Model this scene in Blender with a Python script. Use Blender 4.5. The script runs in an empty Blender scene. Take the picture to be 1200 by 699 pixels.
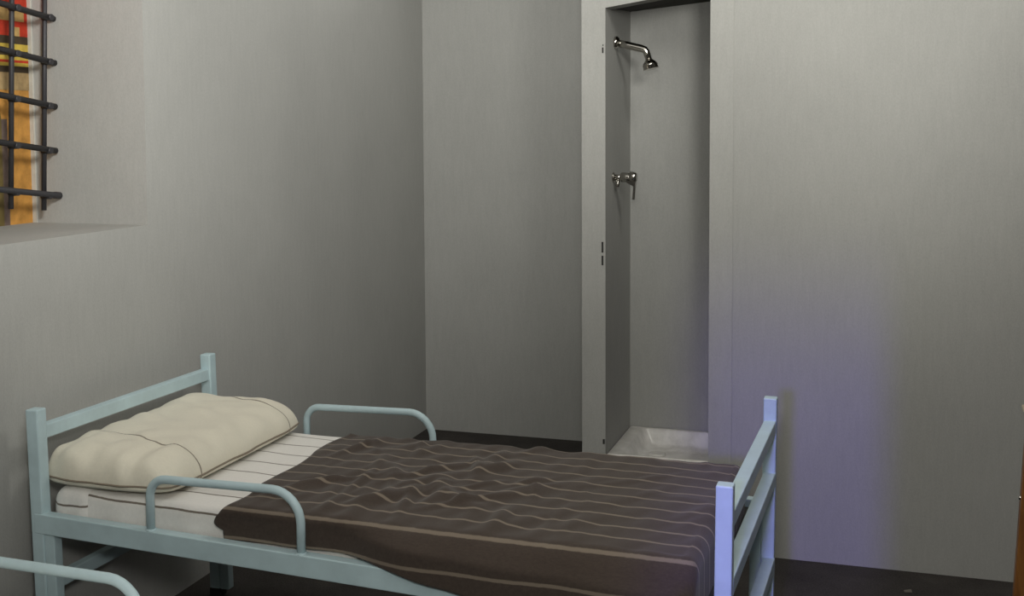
import bpy, bmesh, math, random
from mathutils import Vector, Matrix

scene = bpy.context.scene
COL = scene.collection
random.seed(7)

# ------------------------------------------------------------------ camera
PIT, ROLL, YAW = 0.0643, -0.0055, 0.3073
fwd = Vector((-math.sin(YAW) * math.cos(PIT), math.cos(YAW) * math.cos(PIT), -math.sin(PIT)))
rgt = Vector((math.cos(YAW), math.sin(YAW), 0))
upv = rgt.cross(fwd)
R_ = rgt * math.cos(ROLL) + upv * math.sin(ROLL)
U_ = upv * math.cos(ROLL) - rgt * math.sin(ROLL)
cd = bpy.data.cameras.new('camera')
cam = bpy.data.objects.new('camera', cd)
COL.objects.link(cam)
cam.matrix_world = Matrix((
    (R_.x, U_.x, -fwd.x, 2.39),
    (R_.y, U_.y, -fwd.y, -3.505),
    (R_.z, U_.z, -fwd.z, 1.664),
    (0, 0, 0, 1)))
cd.sensor_fit = 'HORIZONTAL'
cd.sensor_width = 36
cd.lens = 1375 * 36 / 1200
cd.shift_y = -(349.5 - 237.4) / 1200
cd.clip_start = 0.02
scene.camera = cam

# ------------------------------------------------------------------ view, world, lights
vs = scene.view_settings
vs.view_transform = 'Standard'
vs.look = 'None'
vs.gamma = 1
vs.use_curve_mapping = False
vs.exposure = 0.0

world = bpy.data.worlds.new('world')
scene.world = world
world.use_nodes = True
world.node_tree.nodes['Background'].inputs[0].default_value = (0.5, 0.5, 0.5, 1)
world.node_tree.nodes['Background'].inputs[1].default_value = 0.02


def point_light(name, loc, power, color, radius):
    l = bpy.data.lights.new(name, 'POINT')
    l.energy = power
    l.color = color
    l.shadow_soft_size = radius
    o = bpy.data.objects.new(name, l)
    o.location = loc
    COL.objects.link(o)
    return o


def spot_light(name, loc, target, power, color, angle, blend, radius):
    l = bpy.data.lights.new(name, 'SPOT')
    l.energy = power
    l.color = color
    l.spot_size = math.radians(angle)
    l.spot_blend = blend
    l.shadow_soft_size = radius
    o = bpy.data.objects.new(name, l)
    o.location = loc
    o.rotation_euler = (Vector(target) - Vector(loc)).to_track_quat('-Z', 'Y').to_euler()
    COL.objects.link(o)
    return o


# overhead panel and lamp of the cell; unseen fill lights added to brighten it
def area_light(name, loc, target, sx, sy, power, color):
    l = bpy.data.lights.new(name, 'AREA')
    l.shape = 'RECTANGLE'
    l.size, l.size_y = sx, sy
    l.energy = power
    l.color = color
    o = bpy.data.objects.new(name, l)
    o.location = loc
    o.rotation_euler = (Vector(target) - Vector(loc)).to_track_quat('-Z', 'Y').to_euler()
    COL.objects.link(o)
    return o


area_light('ceiling_panel_light', (1.4, -1.3, 2.93), (1.4, -1.3, 0), 2.4, 2.4, 10, (1.0, 0.99, 0.945))
area_light('corner_fill_panel', (0.60, 1.25, 2.93), (0.60, 1.25, 0), 0.8, 1.3, 6.6, (1.0, 0.99, 0.945))  # unseen panel added to brighten the far corner
point_light('ceiling_lamp_light', (2.2, -0.1, 2.72), 26.5, (1.0, 0.99, 0.93), 0.2)
point_light('bed_fill_light', (1.6, -2.7, 2.35), 4, (1.0, 0.985, 0.93), 0.15)  # fill light added for the near faces of the bed
spot_light('window_fill_spot', (1.9, -2.2, 2.6), (-0.1, -0.1, 2.35), 208, (1.0, 0.99, 0.945), 80, 1.0, 0.25)  # unseen spot added to brighten the window side
spot_light('wall_fill_spot', (2.5, -1.6, 2.3), (2.2, 1.0, 2.6), 113, (1.0, 0.985, 0.92), 80, 1.0, 0.2)  # added spot, lifts the upper wall beside the shower
spot_light('corner_fill_spot', (1.6, -2.0, 2.5), (0.0, 0.6, 2.7), 80, (1.0, 0.99, 0.945), 80, 1.0, 0.2)  # added spot, lifts the left wall towards the corner
point_light('near_fill_light', (2.3, -3.2, 1.9), 88, (1.0, 0.985, 0.935), 0.15)  # flat fill added close to the camera

# violet projector lamp on the visitors' side, its shutters squared on the foot of the bed
vl = spot_light('violet_projector_light', (2.15, -3.30, 1.50), (2.15, 1.0, 1.50), 175, (0.20, 0.14, 1.0), 50, 0.1, 0.08)
vl.data.use_nodes = True
lt = vl.data.node_tree
em = lt.nodes['Emission']
tcn = lt.nodes.new('ShaderNodeTexCoord')
sxyz = lt.nodes.new('ShaderNodeSeparateXYZ')
lt.links.new(tcn.outputs['Normal'], sxyz.inputs[0])


def lmath(op, a, b=None):
    n = lt.nodes.new('ShaderNodeMath')
    n.operation = op
    for i, v in enumerate((a, b)):
        if v is None:
            continue
        if isinstance(v, (int, float)):
            n.inputs[i].default_value = v
        else:
            lt.links.new(v, n.inputs[i])
    return n.outputs[0]


def lstep(v, lo, hi):
    n = lt.nodes.new('ShaderNodeMapRange')
    n.interpolation_type = 'SMOOTHSTEP'
    lt.links.new(v, n.inputs[0])
    n.inputs[1].default_value = lo
    n.inputs[2].default_value = hi
    return n.outputs[0]


az = lmath('ABSOLUTE', sxyz.outputs[2])
tx = lmath('DIVIDE', sxyz.outputs[0], az)
tz = lmath('DIVIDE', sxyz.outputs[1], az)
side = lmath('MULTIPLY', lstep(tx, -0.15, -0.06), lstep(tx, 0.066, 0.052))
vert = lmath('MULTIPLY', lstep(tz, -0.03, -0.22), lstep(tz, -0.62, -0.52))
lt.links.new(lmath('MULTIPLY', side, vert), em.inputs['Strength'])

# ------------------------------------------------------------------ materials
def mat(name, rgb, rough=0.6, metal=0.0, spec=0.4):
    m = bpy.data.materials.new(name)
    m.use_nodes = True
    b = m.node_tree.nodes['Principled BSDF']
    b.inputs['Base Color'].default_value = (*rgb, 1)
    b.inputs['Roughness'].default_value = rough
    b.inputs['Metallic'].default_value = metal
    b.inputs['Specular IOR Level'].default_value = spec
    return m, m.node_tree, b


def noise(nt, scale, vec=None, detail=4, rough=0.6, mscale=None, coord='Object'):
    n = nt.nodes.new('ShaderNodeTexNoise')
    n.inputs['Scale'].default_value = scale
    n.inputs['Detail'].default_value = detail
    n.inputs['Roughness'].default_value = rough
    tc = nt.nodes.new('ShaderNodeTexCoord')
    if mscale:
        mp = nt.nodes.new('ShaderNodeMapping')
        mp.inputs['Scale'].default_value = mscale
        nt.links.new(tc.outputs[coord], mp.inputs[0])
        nt.links.new(mp.outputs[0], n.inputs['Vector'])
    else:
        nt.links.new(tc.outputs[coord], n.inputs['Vector'])
    return n.outputs['Fac']


def math_n(nt, op, a, b=None, c=None):
    n = nt.nodes.new('ShaderNodeMath')
    n.operation = op
    for i, v in enumerate((a, b, c)):
        if v is None:
            continue
        if isinstance(v, (int, float)):
            n.inputs[i].default_value = v
        else:
            nt.links.new(v, n.inputs[i])
    return n.outputs[0]


def mix(nt, fac, a, b):
    n = nt.nodes.new('ShaderNodeMix')
    n.data_type = 'RGBA'
    for sock, v in ((n.inputs[0], fac), (n.inputs[6], a), (n.inputs[7], b)):
        if isinstance(v, (int, float)):
            sock.default_value = v
        elif isinstance(v, tuple):
            sock.default_value = (*v, 1)
        else:
            nt.links.new(v, sock)
    return n.outputs[2]


def bump(nt, bsdf, h, strength, dist):
    n = nt.nodes.new('ShaderNodeBump')
    n.inputs['Strength'].default_value = strength
    n.inputs['Distance'].default_value = dist
    nt.links.new(h, n.inputs['Height'])
    nt.links.new(n.outputs[0], bsdf.inputs['Normal'])


def ramp(nt, f, lo, hi):
    n = nt.nodes.new('ShaderNodeMapRange')
    nt.links.new(f, n.inputs[0])
    n.inputs[1].default_value = lo
    n.inputs[2].default_value = hi
    return n.outputs[0]


def wall_material(name, rgb):
    m, nt, b = mat(name, rgb, 0.78, 0, 0.25)
    streak = noise(nt, 1.0, detail=5, rough=0.7, mscale=(60, 60, 9))
    weave = noise(nt, 1.0, detail=3, rough=0.75, mscale=(230, 230, 110))
    blotch = noise(nt, 2.3, detail=3)
    f = math_n(nt, 'ADD', math_n(nt, 'MULTIPLY', streak, 0.4), math_n(nt, 'MULTIPLY', weave, 0.6))
    f = ramp(nt, f, 0.34, 0.66)
    d = tuple(c * 0.84 for c in rgb)
    l = tuple(c * 1.13 for c in rgb)
    c1 = mix(nt, f, d, l)
    c2 = mix(nt, ramp(nt, blotch, 0.3, 0.7), tuple(c * 0.92 for c in rgb), tuple(min(1, c * 1.08) for c in rgb))
    mx = nt.nodes.new('ShaderNodeMix')
    mx.data_type = 'RGBA'
    mx.inputs[0].default_value = 0.45
    nt.links.new(c1, mx.inputs[6])
    nt.links.new(c2, mx.inputs[7])
    nt.links.new(mx.outputs[2], b.inputs['Base Color'])
    bump(nt, b, f, 0.18, 0.0015)
    return m


DARKW = wall_material('dark_unseen_wall', (0.12, 0.118, 0.112))  # unseen walls made dark to cut light bounced into the cell
WALL = wall_material('grey_painted_canvas_wall', (0.398, 0.397, 0.377))
TRIM = wall_material('grey_painted_frame', (0.41, 0.409, 0.388))
CEIL, nt, b = mat('ceiling_paint', (0.30, 0.295, 0.28), 0.9)
bump(nt, b, noise(nt, 60), 0.1, 0.002)
SHADED, nt, b = mat('shaded_soffit', (0.045, 0.042, 0.036), 0.9)  # shade under the header put into the soffit colour
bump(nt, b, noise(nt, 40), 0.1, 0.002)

FLOOR, nt, b = mat('dark_carpet_floor', (0.02, 0.018, 0.017), 0.95, 0, 0.1)
f = noise(nt, 1.0, detail=5, rough=0.8, mscale=(160, 160, 160))
f2 = noise(nt, 5, detail=3)
fm = math_n(nt, 'ADD', math_n(nt, 'MULTIPLY', f, 0.7), math_n(nt, 'MULTIPLY', f2, 0.3))
nt.links.new(mix(nt, ramp(nt, fm, 0.35, 0.65), (0.03, 0.027, 0.026), (0.085, 0.077, 0.07)), b.inputs['Base Color'])
bump(nt, b, f, 0.6, 0.004)


def paint_material(name, rgb):
    m, nt, b = mat(name, rgb, 0.42, 0, 0.45)
    n1 = noise(nt, 9, detail=4)
    nt.links.new(mix(nt, ramp(nt, n1, 0.3, 0.7), tuple(c * 0.9 for c in rgb), tuple(c * 1.08 for c in rgb)), b.inputs['Base Color'])
    bump(nt, b, noise(nt, 120, detail=2), 0.05, 0.001)
    return m


PAINT = paint_material('pale_blue_enamel', (0.48, 0.615, 0.65))
IRON, nt, b = mat('black_iron', (0.045, 0.044, 0.048), 0.5, 0.3, 0.4)
bump(nt, b, noise(nt, 90, detail=3), 0.25, 0.002)
CHROME, nt, b = mat('chrome', (0.48, 0.46, 0.42), 0.13, 1.0)
nt.links.new(ramp(nt, noise(nt, 50), -0.2, 6.0), b.inputs['Roughness'])
CERAMIC, nt, b = mat('white_ceramic', (0.62, 0.60, 0.55), 0.28, 0, 0.5)
nt.links.new(mix(nt, ramp(nt, noise(nt, 14, detail=5), 0.35, 0.7), (0.84, 0.82, 0.78), (0.60, 0.58, 0.54)), b.inputs['Base Color'])
SLOT, nt, b = mat('dark_slot', (0.02, 0.02, 0.018), 0.8)


def cloth_material(name, base, stripe, mode, stops, rough=0.9, weave=700, jitter=0.0, mottle=(0.82, 1.15)):
    """stripes across the UV's V axis; stops = list of (centre, half width) or ('period', p, offset, half)."""
    m, nt, b = mat(name, base, rough, 0, 0.15)
    b.inputs['Sheen Weight'].default_value = 0.15
    uv = nt.nodes.new('ShaderNodeUVMap')
    sep = nt.nodes.new('ShaderNodeSeparateXYZ')
    nt.links.new(uv.outputs[0], sep.inputs[0])
    v = sep.outputs[1]
    if jitter:
        j = math_n(nt, 'MULTIPLY', math_n(nt, 'SUBTRACT', noise(nt, 40, detail=3), 0.5), jitter)
        v = math_n(nt, 'ADD', v, j)
    if mode == 'period':
        per, off, half = stops
        x = math_n(nt, 'MODULO', math_n(nt, 'ADD', v, 100 * per - off + per / 2), per)
        dist = math_n(nt, 'ABSOLUTE', math_n(nt, 'SUBTRACT', x, per / 2))
        fac = ramp(nt, dist, half * 1.25, half * 0.75)
    else:
        fac = None
        for cen, half in stops:
            dist = math_n(nt, 'ABSOLUTE', math_n(nt, 'SUBTRACT', v, cen))
            g = ramp(nt, dist, half * 1.25, half * 0.75)
            fac = g if fac is None else math_n(nt, 'MAXIMUM', fac, g)
    mott = ramp(nt, noise(nt, 1, detail=5, rough=0.75, mscale=(90, 300, 90)), 0.3, 0.7)
    c = mix(nt, mott, tuple(k * mottle[0] for k in base), tuple(min(1, k * mottle[1]) for k in base))
    c = mix(nt, fac, c, stripe)
    nt.links.new(c, b.inputs['Base Color'])
    w = noise(nt, weave, detail=2)
    bump(nt, b, w, 0.25, 0.0015)
    return m


BLANKET = cloth_material('brown_striped_wool', (0.062, 0.047, 0.038), (0.20, 0.163, 0.125), 'period', (0.079, 0.028, 0.0045), 0.95, 500, 0.004)
SHEET = cloth_material('white_striped_sheet', (0.82, 0.80, 0.76), (0.20, 0.17, 0.14), 'period', (0.104, 0.011, 0.0030), 0.85, 900, 0.003, (0.95, 1.04))
PILLOW = cloth_material('cream_pillowcase', (0.74, 0.70, 0.58), (0.22, 0.185, 0.14), 'list', [(-0.575, 0.0028), (-0.035, 0.0028)], 0.85, 900, 0.003, (0.95, 1.04))
PIPING, nt, b = mat('taupe_piping', (0.24, 0.20, 0.15), 0.9)

WOOD, nt, b = mat('orange_brown_wood', (0.25, 0.10, 0.03), 0.4, 0, 0.4)
g = noise(nt, 1, detail=6, rough=0.7, mscale=(45, 45, 4))
nt.links.new(mix(nt, ramp(nt, g, 0.35, 0.65), (0.16, 0.055, 0.015), (0.32, 0.14, 0.035)), b.inputs['Base Color'])
PALEW, nt, b = mat('pale_wood_edge', (0.55, 0.48, 0.36), 0.5)
g = noise(nt, 1, detail=5, mscale=(6, 60, 60))
nt.links.new(mix(nt, g, (0.48, 0.40, 0.28), (0.62, 0.55, 0.43)), b.inputs['Base Color'])


def print_material(name, rgb, amount=0.25, scale=25):
    m, nt, b = mat(name, rgb, 0.7, 0, 0.3)
    n1 = noise(nt, scale, detail=4)
    nt.links.new(mix(nt, ramp(nt, n1, 0.3, 0.7), tuple(c * (1 - amount) for c in rgb), tuple(min(1, c * (1 + amount)) for c in rgb)), b.inputs['Base Color'])
    return m


# ------------------------------------------------------------------ mesh helpers
class MB:
    def __init__(self):
        self.bm = bmesh.new()

    def hexa(self, p):
        """8 points: bottom ring (4) then top ring (4)."""
        v = [self.bm.verts.new(Vector(q)) for q in p]
        for q in ((3, 2, 1, 0), (4, 5, 6, 7), (0, 1, 5, 4), (1, 2, 6, 5), (2, 3, 7, 6), (3, 0, 4, 7)):
            self.bm.faces.new([v[i] for i in q])
        return v

    def box(self, x0, x1, y0, y1, z0, z1):
        return self.hexa([(x0, y0, z0), (x1, y0, z0), (x1, y1, z0), (x0, y1, z0),
                          (x0, y0, z1), (x1, y0, z1), (x1, y1, z1), (x0, y1, z1)])

    def beam(self, a, b, w, h, up=(0, 0, 1)):
        """rectangular bar from a to b, w across (horizontal), h along up."""
        a, b = Vector(a), Vector(b)
        d = (b - a).normalized()
        s = d.cross(Vector(up)).normalized()
        t = s.cross(d).normalized()
        q = []
        for c in (a, b):
            q.append([c - s * w / 2 - t * h / 2, c + s * w / 2 - t * h / 2, c + s * w / 2 + t * h / 2, c - s * w / 2 + t * h / 2])
        return self.hexa(q[0] + q[1])

    def tube(self, pts, r, n=12, caps=True):
        pts = [Vector(p) for p in pts]
        rs = r if isinstance(r, (list, tuple)) else [r] * len(pts)
        d0 = (pts[1] - pts[0]).normalized()
        ref = Vector((0, 0, 1)) if abs(d0.z) < 0.9 else Vector((1, 0, 0))
        s = d0.cross(ref).normalized()
        rings = []
        for i, p in enumerate(pts):
            if i == 0:
                d = d0
            elif i == len(pts) - 1:
                d = (pts[i] - pts[i - 1]).normalized()
            else:
                d = ((pts[i + 1] - pts[i]).normalized() + (pts[i] - pts[i - 1]).normalized()).normalized()
            s = (s - d * s.dot(d)).normalized()
            t = d.cross(s)
            rings.append([self.bm.verts.new(p + (s * math.cos(2 * math.pi * k / n) + t * math.sin(2 * math.pi * k / n)) * rs[i]) for k in range(n)])
        for a, b in zip(rings, rings[1:]):
            for k in range(n):
                f = self.bm.faces.new((a[k], a[(k + 1) % n], b[(k + 1) % n], b[k]))
                f.smooth = True
        if caps:
            self.bm.faces.new(rings[0][::-1])
            self.bm.faces.new(rings[-1])

    def bevel(self, w, seg=2):
        bmesh.ops.bevel(self.bm, geom=self.bm.edges[:], offset=w, segments=seg, affect='EDGES', profile=0.5)

    def build(self, name, material, parent=None, origin=None, smooth=False):
        bm = self.bm
        bmesh.ops.recalc_face_normals(bm, faces=bm.faces)
        o = Vector(origin) if origin is not None else (Vector((0, 0, 0)))
        if parent is not None and origin is None:
            o = root_loc(parent)
        for v in bm.verts:
            v.co -= o
        me = bpy.data.meshes.new(name)
        bm.to_mesh(me)
        bm.free()
        if smooth:
            for p in me.polygons:
                p.use_smooth = True
        me.materials.append(material)
        ob = bpy.data.objects.new(name, me)
        COL.objects.link(ob)
        if parent is not None:
            ob.parent = parent
            if origin is not None:
                ob.location = o - root_loc(parent)
        else:
            ob.location = o
        return ob


def root_loc(o):
    v = Vector((0, 0, 0))
    while o is not None:
        v += o.location
        o = o.parent
    return v


def tag(o, label=None, cat=None, group=None, kind=None):
    if label: o['label'] = label
    if cat: o['category'] = cat
    if group: o['group'] = group
    if kind: o['kind'] = kind
    return o


def empty(name, loc):
    o = bpy.data.objects.new(name, None)
    o.empty_display_size = 0.1
    o.location = loc
    COL.objects.link(o)
    return o


def arc(c, a0, a1, r, ex, ey, n=7):
    c, ex, ey = Vector(c), Vector(ex), Vector(ey)
    return [c + (ex * math.cos(a0 + (a1 - a0) * i / n) + ey * math.sin(a0 + (a1 - a0) * i / n)) * r for i in range(n + 1)]


# ------------------------------------------------------------------ the room
YB = 2.44       # back wall
YF = 1.014      # front of the shower block
ZC = 2.95
XR, YN = 4.6, -4.6

m = MB(); m.box(-0.7, XR + .2, YN - .2, YB + .2, -0.15, 0.0)
tag(m.build('floor', FLOOR), 'dark carpeted cell floor', kind='structure')
m = MB(); m.box(-0.7, XR + .2, YN - .2, YB + .2, ZC, ZC + .15)
tag(m.build('ceiling', CEIL), 'plain grey ceiling above the cell', kind='structure')

# left wall with the deep window opening
WY0, WY1, WZ0, WZ1, WD = -1.35, -0.08, 1.337, 2.55, 0.46
m = MB()
m.box(-0.58, 0, YN, YB, 0, WZ0)
m.box(-0.58, 0, WY1, YB, WZ0, WZ1)
m.box(-0.58, 0, YN, WY0, WZ0, WZ1)
m.box(-0.58, 0, YN, YB, WZ1, ZC)
m.box(-0.58, -0.50, WY0, WY1, WZ0, WZ1)
tag(m.build('wall_left', WALL), 'grey wall with the deep barred window opening', kind='structure')
m = MB(); m.box(-0.58, XR, YB, YB + .15, 0, ZC)
tag(m.build('wall_back', WALL), 'grey wall in the far corner behind the bed', kind='structure')
m = MB(); m.box(XR, XR + .15, YN, YB, 0, ZC)
tag(m.build('wall_right', DARKW), 'grey wall on the right', kind='structure')
m = MB(); m.box(-0.58, XR, YN - .15, YN, 0, ZC)
tag(m.build('wall_near', DARKW), 'grey wall on the near side', kind='structure')

# shower block: front wall with the opening, niche behind it
X0, X1, X2 = 1.25, 1.343, 1.752      # block edge, opening left, opening right
NB = 1.49                            # niche back
XN = 2.12                            # niche right inside
ZL0, ZL1 = 2.127, 2.188              # header underside, left and right
m = MB()
m.box(X0, X1, YF + .004, YB, 0, ZC)                   # left pier and niche side
m.box(X1, XN, NB, NB + .08, 0, ZC)                    # niche back wall
m.box(X2, XR, YF + .004, YF + .09, 0, ZC)             # wall right of the opening
m.box(XN, XN + .08, YF + .09, NB + .08, 0, ZC)
m.hexa([(X1, YF + .004, ZL0), (X2, YF + .004, ZL1), (X2, YF + .09, ZL1), (X1, YF + .09, ZL0),
        (X1, YF + .004, ZC), (X2, YF + .004, ZC), (X2, YF + .09, ZC), (X1, YF + .09, ZC)])
wf = m.build('wall_front', WALL)
tag(wf, 'grey partition wall with the narrow shower opening', kind='structure')
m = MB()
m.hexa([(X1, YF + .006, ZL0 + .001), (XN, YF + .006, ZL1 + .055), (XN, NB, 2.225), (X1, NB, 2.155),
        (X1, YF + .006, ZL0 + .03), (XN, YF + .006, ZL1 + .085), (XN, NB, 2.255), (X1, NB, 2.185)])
m.build('shower_soffit', SHADED, wf)

# painted door frame round the opening, a few millimetres proud
m = MB()
m.box(X0 - .003, X1, YF, YF + .006, 0, ZC)
m.box(X2, 1.841, YF, YF + .006, 0, ZC)
m.hexa([(X1, YF, ZL0), (X2, YF, ZL1), (X2, YF + .006, ZL1), (X1, YF + .006, ZL0),
        (X1, YF, ZL0 + .09), (X2, YF, ZL1 + .09), (X2, YF + .006, ZL1 + .09), (X1, YF + .006, ZL0 + .09)])
fr = m.build('trim_1', TRIM)
tag(fr, 'grey painted frame round the shower opening', kind='structure')
for x, z, w, h in ((1.3325, 1.962, .006, .022), (1.3335, 1.982, .004, .006), (1.331, 1.186, .007, .043), (1.331, 1.133, .007, .038), (1.336, 0.404, .008, .02)):
    m = MB(); m.box(x - w / 2, x + w / 2, YF - .0012, YF + .001, z - h / 2, z + h / 2)
    m.build('latch_slot', SLOT, fr)

# ------------------------------------------------------------------ window: pale strip, coloured print, grille
m = MB(); m.box(-0.478, -0.450, WY1 - .007, WY1, WZ0, WZ1)
tag(m.build('trim_2', print_material('pale_strip', (0.52, 0.50, 0.44), 0.1)), 'pale strip down the inner edge of the window opening', kind='structure')

ps = empty('window_print', (-0.478, -0.5, WZ0))
RED = print_material('print_red', (0.42, 0.035, 0.015), 0.3)
TAN = print_material('print_tan', (0.42, 0.27, 0.10), 0.25)
DRK = print_material('print_dark', (0.05, 0.035, 0.02), 0.3)
YEL = print_material('print_yellow', (0.50, 0.36, 0.06), 0.3)
GRY = print_material('print_grey_tan', (0.33, 0.23, 0.11), 0.3)
ORA = print_material('print_orange', (0.50, 0.245, 0.055), 0.25)
OLV = print_material('print_olive', (0.13, 0.095, 0.03), 0.35)
MAU = print_material('print_mauve', (0.14, 0.10, 0.085), 0.3)
PX = -0.478


def panel(name, mt, y0, y1, z0, z1, layer=0, parent=ps):
    mm = MB()
    mm.box(PX, PX + .012 + .002 * layer, y0, y1, z0, z1)
    return mm.build(name, mt, parent)


YR = WY1 - .007
panel('backing', ORA, WY0 + .002, YR, WZ0, WZ1 - .002)
panel('red_field', RED, WY0 + .002, YR, 1.985, WZ1 - .002, 1)
panel('tan_block', TAN, -0.60, -0.105, 2.036, 2.082, 2)
panel('tan_block', TAN, -0.165, -0.128, 1.985, 2.016, 2)
panel('tan_block', TAN, -0.60, -0.20, 2.13, 2.30, 2)
panel('dark_band', DRK, WY0 + .002, YR, 1.958, 1.985, 1)
panel('yellow_band', YEL, WY0 + .002, YR, 1.934, 1.958, 1)
panel('brown_band', DRK, WY0 + .002, YR, 1.918, 1.934, 1)
panel('yellow_band', YEL, WY0 + .002, YR, 1.903, 1.918, 1)
panel('red_band', RED, WY0 + .002, YR, 1.894, 1.903, 1)
panel('yellow_band', YEL, WY0 + .002, YR, 1.882, 1.894, 1)
panel('dark_band', DRK, WY0 + .002, YR, 1.860, 1.882, 1)
panel('grey_tan_field', GRY, WY0 + .002, YR, 1.80, 1.860, 1)
panel('mauve_strip', MAU, -0.236, -0.203, WZ0, 1.70, 2)
# arched olive doorway of the print
mm = MB()
pts = [(-0.75, WZ0), (-0.232, WZ0), (-0.232, 1.70)] + [(-0.262 + .03 * math.cos(a), 1.70 + .04 * math.sin(a)) for a in (0.5, 1.0, 1.57)] + [(-0.75, 1.74)]
fv = [mm.bm.verts.new((PX + .017, y, z)) for y, z in pts]
bv = [mm.bm.verts.new((PX, y, z)) for y, z in pts]
mm.bm.faces.new(fv); mm.bm.faces.new(bv[::-1])
for i in range(len(pts)):
    j = (i + 1) % len(pts)
    mm.bm.faces.new((fv[i], bv[i], bv[j], fv[j]))
mm.build('olive_arch', OLV, ps)
tag(ps, 'red, yellow and orange printed panel behind the window bars', 'poster')

gr = empty('window_grille', (-0.355, -0.5, 1.37))
GX = -0.357
hz = [(2.077, 2.046, -0.074), (1.927, 1.894, -0.081), (1.778, 1.743, -0.086), (1.623, 1.590, -0.09), (1.467, 1.433, -0.0815)]
for i, (za, zb, ye) in enumerate(hz):
    sl = (zb - za) / 0.27
    ye = max(ye, -0.14) if i < 4 else -0.0815
    ye = min(ye, -0.0815)
    gx = GX if i < 4 else GX + .006
    a = (gx, -1.30, zb - sl * 1.21)
    b_ = (gx, ye, zb)
    m = MB()
    if i < 4:
        m.tube([a, b_], 0.0105, 10)
    else:
        bb = Vector(b_); dd = (bb - Vector(a)).normalized()
        m.tube([a, bb - dd * .034, bb - dd * .03, bb - dd * .004, bb], [.0105, .0105, .0125, .0125, .009], 10)
    m.build('horizontal_bar', IRON, gr)
for k in range(8):
    y = -0.105 - .16 * k
    m = MB()
    m.tube([(GX - .018, y + .022, 2.50), (GX - .018, y - .034, 1.385 if k != 1 else 1.40)], 0.0088, 10)
    m.build('vertical_bar', IRON, gr)
    for (za, zb, ye) in hz:
        m = MB()
        z = zb - (zb - za) / 0.27 * (ye - y)
        yy = y + .022 - .056 * (2.50 - z) / 1.115
        m.tube([(GX - .024, yy, z), (GX + .013, yy, z)], [0.013, 0.011], 8)
        m.build('weld_knot', IRON, gr)
tag(gr, 'black iron grille of crossed bars in the window opening', 'grille')

# ------------------------------------------------------------------ shower fittings
sh = empty('wall_shower', (X1, 1.18, 2.003))
m = MB(); m.tube([(X1, 1.18, 2.003), (X1 + .008, 1.18, 2.002), (X1 + .016, 1.18, 2.0), (X1 + .02, 1.18, 1.999)], [.026, .026, .02, .014], 20)
m.build('wall_flange', CHROME, sh, smooth=False)
m = MB()
pA = [Vector((X1 + .015, 1.18, 2.0)), Vector((X1 + .060, 1.18, 1.9885)), Vector((X1 + .110, 1.18, 1.976)), Vector((X1 + .123, 1.18, 1.971)), Vector((X1 + .131, 1.18, 1.961)), Vector((X1 + .141, 1.18, 1.930))]
m.tube(pA, [.0155, .0155, .0152, .0145, .014, .013], 14)
m.build('arm', CHROME, sh)
m = MB()
hd = Vector((0.26, -0.06, -1)).normalized()
hc = Vector((X1 + .140, 1.18, 1.932))
m.tube([hc, hc + hd * .006, hc + hd * .014, hc + hd * .022, hc + hd * .026, hc + hd * .028, hc + hd * .038, hc + hd * .041], [.013, .018, .027, .0305, .0315, .029, .031, .027], 22)
m.build('spray_head', CHROME, sh)
tag(sh, 'chrome shower head on a bent arm in the shower niche', 'shower head')

mx = empty('shower_mixer', (X1, 1.15, 1.458))
def cyl(name, pts, r, par, n=16):
    q = MB(); q.tube(pts, r, n); return q.build(name, CHROME, par)
cyl('wall_flange', [(X1, 1.15, 1.458), (X1 + .006, 1.15, 1.458), (X1 + .01, 1.15, 1.458)], [.021, .021, .014], mx)
cyl('inlet_pipe', [(X1 + .008, 1.15, 1.458), (X1 + .036, 1.15, 1.458)], .0115, mx)
cyl('body', [(X1 + .032, 1.15, 1.458), (X1 + .036, 1.15, 1.458), (X1 + .080, 1.15, 1.457), (X1 + .084, 1.15, 1.457)], [.016, .020, .020, .017], mx)
cyl('outlet', [(X1 + .020, 1.148, 1.452), (X1 + .020, 1.146, 1.425), (X1 + .020, 1.146, 1.418)], [.0085, .0085, .006], mx)
lv = cyl('lever_cap', [(X1 + .070, 1.146, 1.461), (X1 + .094, 1.146, 1.459), (X1 + .099, 1.146, 1.459)], [.021, .021, .015], mx)
m = MB(); m.beam((X1 + .091, 1.146, 1.45), (X1 + .0865, 1.14, 1.368), .010, .007, up=(0, 1, 0)); m.bevel(.002)
m.build('lever', CHROME, mx)
m = MB(); m.hexa([(X1 + .060, 1.135, 1.436), (X1 + .094, 1.135, 1.418), (X1 + .094, 1.155, 1.418), (X1 + .060, 1.155, 1.436), (X1 + .050, 1.135, 1.452), (X1 + .096, 1.135, 1.455), (X1 + .096, 1.155, 1.455), (X1 + .050, 1.155, 1.452)])
m.build('lever_neck', CHROME, mx)
tag(mx, 'chrome shower mixer tap with a hanging lever', 'tap')

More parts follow.
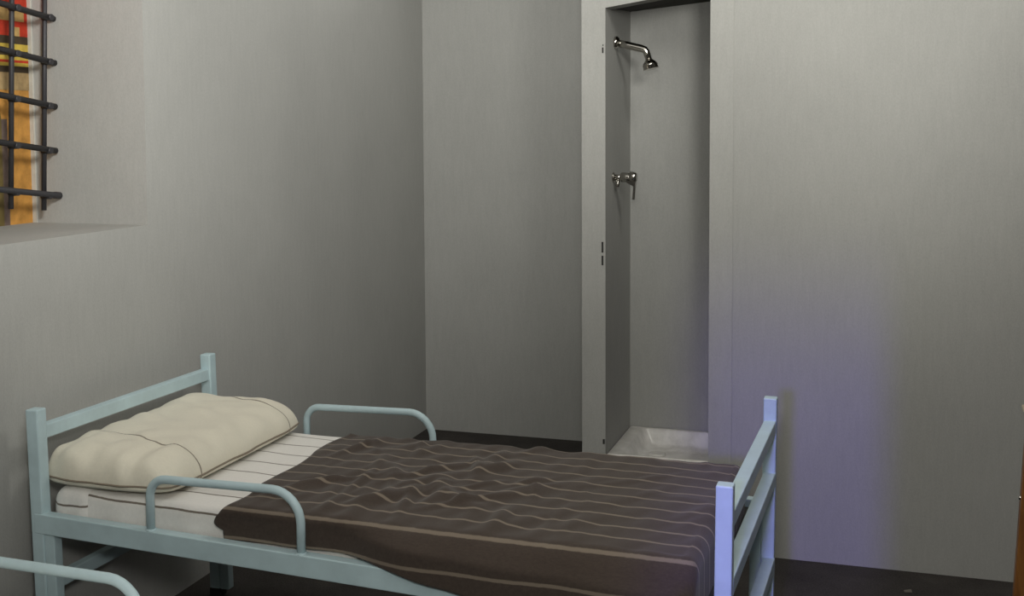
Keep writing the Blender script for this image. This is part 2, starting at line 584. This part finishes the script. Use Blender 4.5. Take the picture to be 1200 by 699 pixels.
# raised ceramic tray
def rr(x0, x1, y0, y1, r, z, n=5):
    out = []
    for cx, cy, a in ((x1 - r, y1 - r, 0), (x0 + r, y1 - r, 90), (x0 + r, y0 + r, 180), (x1 - r, y0 + r, 270)):
        for i in range(n + 1):
            t = math.radians(a + 90 * i / n)
            out.append((cx + r * math.cos(t), cy + r * math.sin(t), z))
    return out
TZ = 0.352
tray = empty('shower_tray', (1.7, 1.25, 0))
m = MB()
rings = [rr(X1 + .002, XN - .004, YF + .012, NB - .003, .004, 0.0), rr(X1 + .002, XN - .004, YF + .012, NB - .003, .004, TZ - .004),
         rr(X1 + .006, XN - .008, YF + .016, NB - .007, .01, TZ), rr(X1 + .055, XN - .05, YF + .030, NB - .022, .03, TZ),
         rr(X1 + .062, XN - .057, YF + .035, NB - .026, .03, TZ - .006), rr(X1 + .085, XN - .08, YF + .05, NB - .034, .03, TZ - .06),
         rr(X1 + .10, XN - .095, YF + .06, NB - .048, .03, TZ - .068), rr(1.6, 1.72, 1.22, 1.30, .03, TZ - .078)]
vr = [[m.bm.verts.new(p) for p in r] for r in rings]
for a, b_ in zip(vr, vr[1:]):
    n = len(a)
    for k in range(n):
        f = m.bm.faces.new((a[k], a[(k + 1) % n], b_[(k + 1) % n], b_[k]))
        f.smooth = True
m.bm.faces.new(vr[0][::-1]); m.bm.faces.new(vr[-1])
bs = m.build('basin', CERAMIC, tray)
m = MB(); m.tube([(1.495, 1.32, TZ - .080), (1.495, 1.32, TZ - .066), (1.495, 1.32, TZ - .063)], [.036, .036, .03], 20)
m.build('drain', print_material('pale_drain', (0.72, 0.70, 0.66), 0.1), tray)
tag(tray, 'white ceramic shower tray behind the foot of the bed', 'shower tray')

# ------------------------------------------------------------------ the bed frame
A = Vector((0.095, -0.772, 0)); B = Vector((0.121, 0.080, 0))      # head near, head far
Cc = Vector((2.052, -0.826, 0)); D = Vector((2.072, 0.084, 0))     # foot near, foot far
LB = 1.955
HH, HF = 0.87, 0.84


def P(u, v, z, off=0.0):
    """u metres from the head, v 0 near .. 1 far, off pushes along v in metres."""
    s = u / LB
    n = A.lerp(Cc, s); fpt = B.lerp(D, s)
    q = n.lerp(fpt, v)
    d = (fpt - n).normalized()
    q = q + d * off
    return Vector((q.x, q.y, z))


def railz(u):
    return 0.572 - 0.026 * u


def make_bed():
    root = empty('single_bed', (1.08, -0.36, 0))
    LE = {0: 0.022, LB: -0.008}
    for u, h in ((0, HH), (LB, HF)):
        for v in (0, 1):
            t = P(u, v, h); bt = P(u, v, 0.012) + Vector((LE[u], 0, 0))
            m = MB(); m.beam(bt, t, .040, .040, up=(0, 1, 0)); m.bevel(.004)
            po = m.build('post', PAINT, root)
            m = MB(); m.beam(bt - Vector((0, 0, .012)), bt + Vector((0, 0, .02)), .044, .044, up=(0, 1, 0)); m.bevel(.003)
            m.build('foot_cap', SLOT, po)
            s = 1 if u == 0 else -1
            q0 = bt.lerp(t, .02) + Vector((s * .037, 0, 0)); q1 = bt.lerp(t, .60) + Vector((s * .037, 0, 0))
            m = MB(); m.beam(q0, q1, .034, .034, up=(0, 1, 0)); m.bevel(.003)
            m.build('leg', PAINT, root)
    # head rails
    for z in (0.800, 0.352):
        dx = LE[0] * (1 - z / HH)
        m = MB(); m.beam(P(0, 0, z, .012) + Vector((dx, 0, 0)), P(0, 1, z, -.012) + Vector((dx, 0, 0)), .030, .040); m.bevel(.003)
        m.build('head_rail', PAINT, root)
    for z in (0.752, 0.592, 0.328):
        m = MB(); m.beam(P(LB, 0, z, .012), P(LB, 1, z, -.012), .036, .040); m.bevel(.003)
        m.build('foot_rail', PAINT, root)
    for v, o in ((0, -.004), (1, .004)):
        m = MB(); m.beam(P(.0, v, railz(0) - .029, o), P(LB, v, railz(LB) - .029, o), .034, .058); m.bevel(.003)
        m.build('side_rail', PAINT, root)
        o2 = -.004 if v == 0 else .004
        # bent tubular guard rail standing on the side rail
        zt, r = 0.706, .055
        u0, u1 = 0.383, 0.850
        L = lambda u, z: P(u, v, z, o2)
        pts = [L(u0, railz(u0) - .02), L(u0, zt - .05)]
        for i in range(1, 8):
            a = math.pi / 2 * i / 7
            pts.append(L(u0 + .05 * (1 - math.cos(a)), zt - .05 + .05 * math.sin(a)))
        zt2 = zt + .006
        for i in range(0, 9):
            a = math.pi / 2 * i / 8
            pts.append(L(u1 - .085 + .085 * math.sin(a), zt2 - .085 + .085 * math.cos(a)))
        pts.append(L(u1, railz(u1) - .02))
        m = MB(); m.tube(pts, .0118, 12)
        g = m.build('guard_rail', PAINT, root)
        for u in (u0, u1):
            m = MB(); m.tube([L(u, railz(u) - .002), L(u, railz(u) + .003)], [.017, .0145], 12)
            m.build('weld_collar', PAINT, g)
    # mattress support
    m = MB()
    m.hexa([P(.03, 0, .505, .02), P(1.925, 0, .478, .02), P(1.925, 1, .478, -.02), P(.03, 1, .505, -.02),
            P(.03, 0, .525, .02), P(1.925, 0, .50, .02), P(1.925, 1, .50, -.02), P(.03, 1, .525, -.02)])
    m.build('mattress_support', SLOT, root)
    return root


bed = make_bed()
tag(bed, 'pale blue metal bed frame with square posts under the brown striped blanket', 'bed', 'blue metal beds')

# ------------------------------------------------------------------ mattress in its striped sheet
def smooth_noise(seed, n, spec):
    rnd = random.Random(seed)
    waves = []
    for _ in range(n):
        a = rnd.uniform(*spec['ang'])
        k = 2 * math.pi / rnd.uniform(*spec['wl'])
        waves.append((math.cos(a) * k, math.sin(a) * k, rnd.uniform(0, 6.28), rnd.uniform(.5, 1)))
    return lambda x, y: sum(w * math.sin(kx * x + ky * y + p) for kx, ky, p, w in waves) / n


def loft_box(name, u0, u1, v_in0, v_in1, z0f, z1f, rad, nu, material, parent=None, wr=None, origin=None, uvoff=0.0):
    """rounded box lofted along u, uv = (u, arc length round the section from the near bottom)."""
    bm = bmesh.new()
    uvl = bm.loops.layers.uv.new('UVMap')
    rings, arcs = [], []
    us = [u0 + .0005, u0 + .006, u0 + .02, u0 + .04] + [u0 + .04 + (u1 - u0 - .08) * i / nu for i in range(1, nu)] + [u1 - .04, u1 - .02, u1 - .006, u1 - .0005]
    for u in us:
        e = min(u - u0, u1 - u)
        sh_ = .03 * (1 - math.sqrt(max(0, 1 - (1 - min(e, .04) / .04) ** 2)))
        z0, z1 = z0f(u) + sh_ * .4, z1f(u) - sh_
        w = (P(u, 1, 0) - P(u, 0, 0)).length
        a0, a1 = v_in0 + sh_, w - v_in1 - sh_
        sec = []
        for cx, cz, s in ((a0 + rad, z0 + rad * .5, 'bl'), (a0 + rad, z1 - rad, 'tl'), (a1 - rad, z1 - rad, 'tr'), (a1 - rad, z0 + rad * .5, 'br')):
            rz = rad if s[0] == 't' else rad * .5
            st = {'bl': 270, 'tl': 180, 'tr': 90, 'br': 0}[s]
            for i in range(6):
                t = math.radians(st - 90 * i / 5)
                sec.append((cx + rad * math.cos(t), cz + rz * math.sin(t)))
            if s == 'bl':
                for i in range(1, 6):
                    sec.append((a0, z0 + rad * .5 + (z1 - rad - z0 - rad * .5) * i / 6))
            if s == 'tl':
                for i in range(1, 24):
                    x = a0 + rad + (a1 - a0 - 2 * rad) * i / 24
                    sec.append((x, z1 + .006 * math.sin(math.pi * i / 24)))
        ring = []
        al = [0]
        for k, (x, z) in enumerate(sec):
            dx = 0; dz = 0
            if wr:
                dx, dz = wr(u, x, z, a0, a1)
            q = P(u, 0, z + dz, x + dx)
            ring.append(bm.verts.new(q))
            if k:
                al.append(al[-1] + math.hypot(x - sec[k - 1][0], z - sec[k - 1][1]))
        al.append(al[-1] + .3)
        rings.append(ring); arcs.append(al)
    n = len(rings[0])
    for i in range(len(rings) - 1):
        for k in range(n):
            f = bm.faces.new((rings[i][k], rings[i][(k + 1) % n], rings[i + 1][(k + 1) % n], rings[i + 1][k]))
            f.smooth = True
            for lp, (uu, kk, ii) in zip(f.loops, ((us[i], k, i), (us[i], k + 1, i), (us[i + 1], k + 1, i + 1), (us[i + 1], k, i + 1))):
                lp[uvl].uv = (uu, arcs[ii][kk] + uvoff)
    for ring in (rings[0], rings[-1][::-1]):
        f = bm.faces.new(ring)
        for lp in f.loops:
            lp[uvl].uv = (0, 0)
    bmesh.ops.recalc_face_normals(bm, faces=bm.faces)
    o = Vector(origin) if origin else Vector((1.08, -0.36, 0.53))
    base = o if parent is None else root_loc(parent)
    for v in bm.verts:
        v.co -= base
    me = bpy.data.meshes.new(name); bm.to_mesh(me); bm.free()
    me.materials.append(material)
    ob = bpy.data.objects.new(name, me); COL.objects.link(ob)
    if parent is None:
        ob.location = o
    else:
        ob.parent = parent
    return ob


wn = smooth_noise(3, 8, dict(ang=(-.6, .6), wl=(.10, .35)))
wn2 = smooth_noise(4, 8, dict(ang=(.2, 1.2), wl=(.12, .4)))


def sheet_wr(u, x, z, a0, a1):
    s = max(0, 1 - abs(x - a0) / .05)
    return (.014 * wn(u, z * 2) * s, .006 * wn2(u, x))


mattress = loft_box('mattress', 0.03, 1.885, .027, .055, lambda u: railz(u) - .044, lambda u: .632 - .002 * u, .024, 60, SHEET, wr=sheet_wr)
tag(mattress, 'mattress in a white striped sheet under the brown blanket', 'mattress', 'mattresses on the blue beds')
fold = loft_box('sheet_fold', 0.026, 0.165, .020, .048, lambda u: railz(u) - .040, lambda u: .637, .026, 8, SHEET, parent=mattress, wr=sheet_wr, uvoff=.037)

# ------------------------------------------------------------------ pillow
def make_pillow():
    c = Vector((0.305, -0.365, 0.641))
    hx, hy, H = 0.228, 0.405, 0.112
    bm = bmesh.new(); uvl = bm.loops.layers.uv.new('UVMap')
    NU, NV = 44, 72
    nz = smooth_noise(11, 9, dict(ang=(-.5, .5), wl=(.06, .16)))
    nz2 = smooth_noise(12, 7, dict(ang=(.5, 1.6), wl=(.15, .4)))
    nz3 = smooth_noise(13, 8, dict(ang=(0, 3.1), wl=(.08, .25)))

    nz4 = smooth_noise(14, 9, dict(ang=(.9, 2.2), wl=(.05, .14)))

    def pos(a, b, top):
        # a, b in -1..1 with a squared-circle footprint
        ra, rb = abs(a), abs(b)
        k = 1 - .035 * (ra ** 4) * (rb ** 2) - .05 * (rb ** 6) * (ra ** 2)
        x = hx * a * (k - .02 * (1 - rb ** 2) * ra ** 3)
        y = hy * b * (k - .012 * (1 - ra ** 2) * rb ** 3)
        sh_ = ((1 - ra ** (4.0 if a > 0 else 8)) * (1 - rb ** 11))
        sh_ = max(0, sh_) ** .5
        if top:
            z = .026 + (H - .026) * sh_
            z += .008 * (1 - (a + 1) / 2) * sh_          # plumper towards the head
            endw = max(0, (-b - .35) / .65)
            z += (.046 * nz(x, y * .5) * endw + .006 * nz2(x, y) + .012 * nz3(x, y) + .010 * nz4(x, y)) * min(1, sh_ * 2)
            y += .012 * nz(x, 0.3) * endw
            x += .010 * nz3(y, 0.1) * max(0, a) ** 3
        else:
            z = .026 - .026 * sh_ ** .6
        return Vector((x, y, z))
    grid = {}
    for top in (1, 0):
        for i in range(NU + 1):
            for j in range(NV + 1):
                a = math.sin(math.pi / 2 * (2 * i / NU - 1)); b_ = math.sin(math.pi / 2 * (2 * j / NV - 1))
                edge = i in (0, NU) or j in (0, NV)
                if not top and edge:
                    grid[0, i, j] = grid[1, i, j]
                else:
                    grid[top, i, j] = bm.verts.new(pos(a, b_, top))
    for top in (1, 0):
        for i in range(NU):
            for j in range(NV):
                q = [grid[top, i, j], grid[top, i + 1, j], grid[top, i + 1, j + 1], grid[top, i, j + 1]]
                f = bm.faces.new(q if top else q[::-1]); f.smooth = True
                for lp in f.loops:
                    p = lp.vert.co
                    yv = p.y + c.y
                    # the printed line drifts a little with the pillow's wrinkling
                    yv += .12 * max(0, p.x + .05) * (1 if yv < -.3 else 1.2) + .02 * math.sin(14 * p.x)
                    lp[uvl].uv = (p.x, yv)
    bmesh.ops.recalc_face_normals(bm, faces=bm.faces)
    me = bpy.data.meshes.new('pillow'); bm.to_mesh(me)
    edge_pts = []
    for j in range(NV + 1): edge_pts.append(grid[1, NU, j].co.copy())
    back_far = [grid[1, i, NV].co.copy() for i in range(NU, -1, -1)]
    back_near = [grid[1, i, 0].co.copy() for i in range(0, NU + 1)]
    bm.free()
    me.materials.append(PILLOW)
    ob = bpy.data.objects.new('pillow', me); COL.objects.link(ob); ob.location = c
    for p in (back_near[1:-1] + edge_pts + back_far[1:-1],):
        m = MB(); m.tube([c + q for q in p], .0032, 6)
        m.build('piping', PIPING, ob)
    return ob


pillow = make_pillow()
tag(pillow, 'cream pillow with thin dark stripes at the head of the brown-blanketed bed', 'pillow', 'pillows on the blue beds')

# ------------------------------------------------------------------ blanket
def make_blanket():
    bm = bmesh.new(); uvl = bm.loops.layers.uv.new('UVMap')
    rnd = random.Random(21)
    ridges = []
    for _ in range(70):
        big = rnd.random() < .45
        uc = rnd.gauss(1.12, .20) if big else rnd.uniform(.68, 1.9)
        vc = rnd.gauss(.42, .16) if big else rnd.uniform(.05, .85)
        ang = rnd.gauss(1.15, .45) * rnd.choice((1, 1, -1))
        ln = rnd.uniform(.06, .16); wd = rnd.uniform(.012, .026)
        am = rnd.uniform(.006, .016) if big else rnd.uniform(.002, .007)
        if uc > 1.6: am *= .5
        ridges.append((uc, vc, math.cos(ang), math.sin(ang), ln, wd, am))
    soft = smooth_noise(5, 8, dict(ang=(0, 3.1), wl=(.25, .6)))

    ripple = smooth_noise(8, 9, dict(ang=(-.75, .75), wl=(.06, .17)))

    def wrinkle(u, x):
        h = .0
        for uc, vc, ca, sa, ln, wd, am in ridges:
            dx, dy = u - uc, x - vc
            p = dx * ca + dy * sa; q = -dx * sa + dy * ca
            if abs(p) < 3 * ln and abs(q) < 3 * wd:
                h += am * math.exp(-(p / ln) ** 2 - (q / wd) ** 2)
        fade = max(.12, min(1, 1.25 - .8 * abs(u - .85)))
        return h + .004 * soft(u, x) + .008 * fade * ripple(u, x)

    UE = 1.870                # foot edge of the mattress
    ZT = 0.638
    NB_, NF = -.185, .16      # near drop length, far drop length
    na, nb = 190, 130
    footlen = .20
    vs_ = []
    Rr = .032
    for i in range(na + 1):
        row = []
        for j in range(nb + 1):
            x = NB_ + (0.86 + NF - NB_) * j / nb        # metres across from the near edge of the mattress
            # the turned-back edge is not quite straight
            u0 = .604 + .016 * math.sin(5 * x + .6) + .010 * math.sin(17 * x) - (.012 * min(1, max(0, (.03 - x) / .06)) if x < .03 else 0)
            if x < -.06: u0 += .03 * min(1, (-x - .06) / .06) ** 2
            a = u0 + (UE + footlen - u0) * i / na
            w = (P(min(a, UE), 1, 0) - P(min(a, UE), 0, 0)).length - .03
            xn, xf = .040, w - .048
            X_ = x * (w / .86) if x > 0 else x
            da = max(0, a - UE)
            db = max(0, xn - X_); df = max(0, X_ - xf)
            dd = max(db, df)
            drop = math.hypot(da, dd)
            # rounding over the edges
            def over(t):
                if t <= 0: return 0, 0
                L = Rr * math.pi / 2
                if t < L:
                    th = t / Rr
                    return Rr * math.sin(th), Rr * (1 - math.cos(th))
                return Rr, Rr + (t - L)
            out, dn = over(drop)
            cu, cv = (da / drop, dd / drop) if drop > 0 else (0, 0)
            uu = min(a, UE) - .012 + out * cu * .8
            yy = min(max(X_, xn), xf) + (-1 if db > 0 else 1) * out * cv * (.75 if db > 0 else .5)
            z = ZT - dn + wrinkle(min(a, UE), X_) * max(.15, 1 - dn / .05)
            if X_ > xn and X_ < xf and da == 0:
                z += .004 * math.sin(math.pi * (X_ - xn) / (xf - xn))
                z -= .004 * max(0, (a - 1.5) / .4) ** 2
            if df > 0: z = max(z, .548)
            # near side: tucked inside the rail at the head, hanging outside it further down
            if db > 0:
                t = min(1, max(0, (a - .95) / .30)); t = t * t * (3 - 2 * t)
                k = min(1, max(0, dn) / .075)
                yy -= t * k * .052
                zmin_in = .553 + .004 * math.sin(9 * a)
                zmin_out = .556 - .15 * min(1, max(0, a - 1.0))
                zmin = zmin_in + (zmin_out - zmin_in) * t
                full = ZT - (Rr + (abs(NB_) + xn - Rr * math.pi / 2))
                if dn > 0:
                    z = ZT - dn * (ZT - zmin) / max(.01, (ZT - full)) + (z - (ZT - dn))
                yy += .005 * math.sin(a * 21) * k + .004 * math.sin(a * 9 + 1) * k
            p = P(min(uu, UE + .05), 0, z, yy)
            if uu > UE + .05: p.x += uu - UE - .05
            row.append((bm.verts.new(p), a, X_ if db <= 0 else xn - max(0, ZT - z) - .012 * min(1, db / .04)))
        vs_.append(row)
    for i in range(na):
        for j in range(nb):
            q = [vs_[i][j], vs_[i + 1][j], vs_[i + 1][j + 1], vs_[i][j + 1]]
            f = bm.faces.new([t[0] for t in q]); f.smooth = True
            for lp, t in zip(f.loops, q):
                lp[uvl].uv = (t[1], t[2])
    bmesh.ops.recalc_face_normals(bm, faces=bm.faces)
    o = Vector((1.3, -0.36, 0.60))
    for v in bm.verts:
        v.co -= o
    me = bpy.data.meshes.new('blanket'); bm.to_mesh(me); bm.free()
    up = sum(1 if p.normal.z > 0 else -1 for p in me.polygons)
    if up < 0:
        me.flip_normals()
    me.materials.append(BLANKET)
    ob = bpy.data.objects.new('blanket', me); COL.objects.link(ob); ob.location = o
    so = ob.modifiers.new('thickness', 'SOLIDIFY'); so.thickness = .006; so.offset = 1
    return ob


blanket = make_blanket()
tag(blanket, 'brown wool blanket with beige stripes covering the bed beside the shower', 'blanket', 'blankets on the blue beds')

# ------------------------------------------------------------------ the second bed, nearly all out of the picture
def copy_tree(o, parent=None):
    c = o.copy()
    COL.objects.link(c)
    c.parent = parent
    for ch in list(o.children):
        copy_tree(ch, c)
    return c


T = Matrix.Translation((-0.055, -1.472, 0)) @ Matrix.Translation((0.1, 0, 0)) @ Matrix.Rotation(math.radians(-4.3), 4, 'Z') @ Matrix.Translation((-0.1, 0, 0))
SECOND = [(bed, 'pale blue metal bed whose guard rail enters at the bottom left corner'),
          (mattress, 'white-sheeted mattress on the nearest bed at the bottom left corner'),
          (pillow, 'cream pillow on the nearest bed at the bottom left corner'),
          (blanket, 'brown striped blanket on the nearest bed, below the picture')]
for src, lab in SECOND[:3]:
    kids = copy_tree(src)
    loc = T @ src.location
    kids.location = loc
    kids.rotation_euler = (0, 0, math.radians(-4.3))
    kids['label'] = lab

# ------------------------------------------------------------------ wooden table at the right picture edge
tb = empty('wooden_table', (3.2, 0.15, 0))
m = MB(); m.box(2.824, 3.60, -0.20, 0.494, 0.738, 0.760); m.bevel(.006)
m.build('table_top', WOOD, tb)
m = MB(); m.box(2.818, 3.606, -0.206, 0.500, 0.759, 0.773); m.bevel(.004)
m.build('top_edge', PALEW, tb)
m = MB(); m.box(2.90, 3.53, -0.13, 0.42, 0.66, 0.738)
m.build('apron', WOOD, tb)
for sx, x in ((-1, 2.853), (1, 3.571)):
    for sy, y in ((-1, -0.165), (1, 0.445)):
        m = MB()
        t = Vector((x, y, .738)); bt = Vector((x + sx * .040, y + sy * .015, 0))
        q = []
        for c_, w in ((bt, .019), (t, .026)):
            q += [(c_.x - w, c_.y - w, c_.z), (c_.x + w, c_.y - w, c_.z), (c_.x + w, c_.y + w, c_.z), (c_.x - w, c_.y + w, c_.z)]
        m.hexa(q); m.bevel(.004)
        lg = m.build('leg', WOOD, tb)
        mid = bt.lerp(t, .66)
        m = MB(); m.tube([mid + Vector((sx * .020, -.008, 0)), mid + Vector((sx * .030, -.008, 0))], [.008, .006], 12)
        m.build('bolt', CHROME, lg)
tag(tb, 'orange-brown wooden table with pale top edge at the right picture edge', 'table')

# pale scrap on the carpet
m = MB(); m.hexa([(2.480, .805, .001), (2.507, .812, .001), (2.505, .830, .001), (2.478, .822, .001), (2.481, .806, .004), (2.506, .813, .003), (2.504, .829, .006), (2.479, .821, .003)])
tag(m.build('paper_scrap', print_material('scrap_paper', (0.16, 0.145, 0.12), 0.1), origin=(2.493, .816, 0)), 'small pale scrap lying on the dark floor below the right wall', 'scrap')
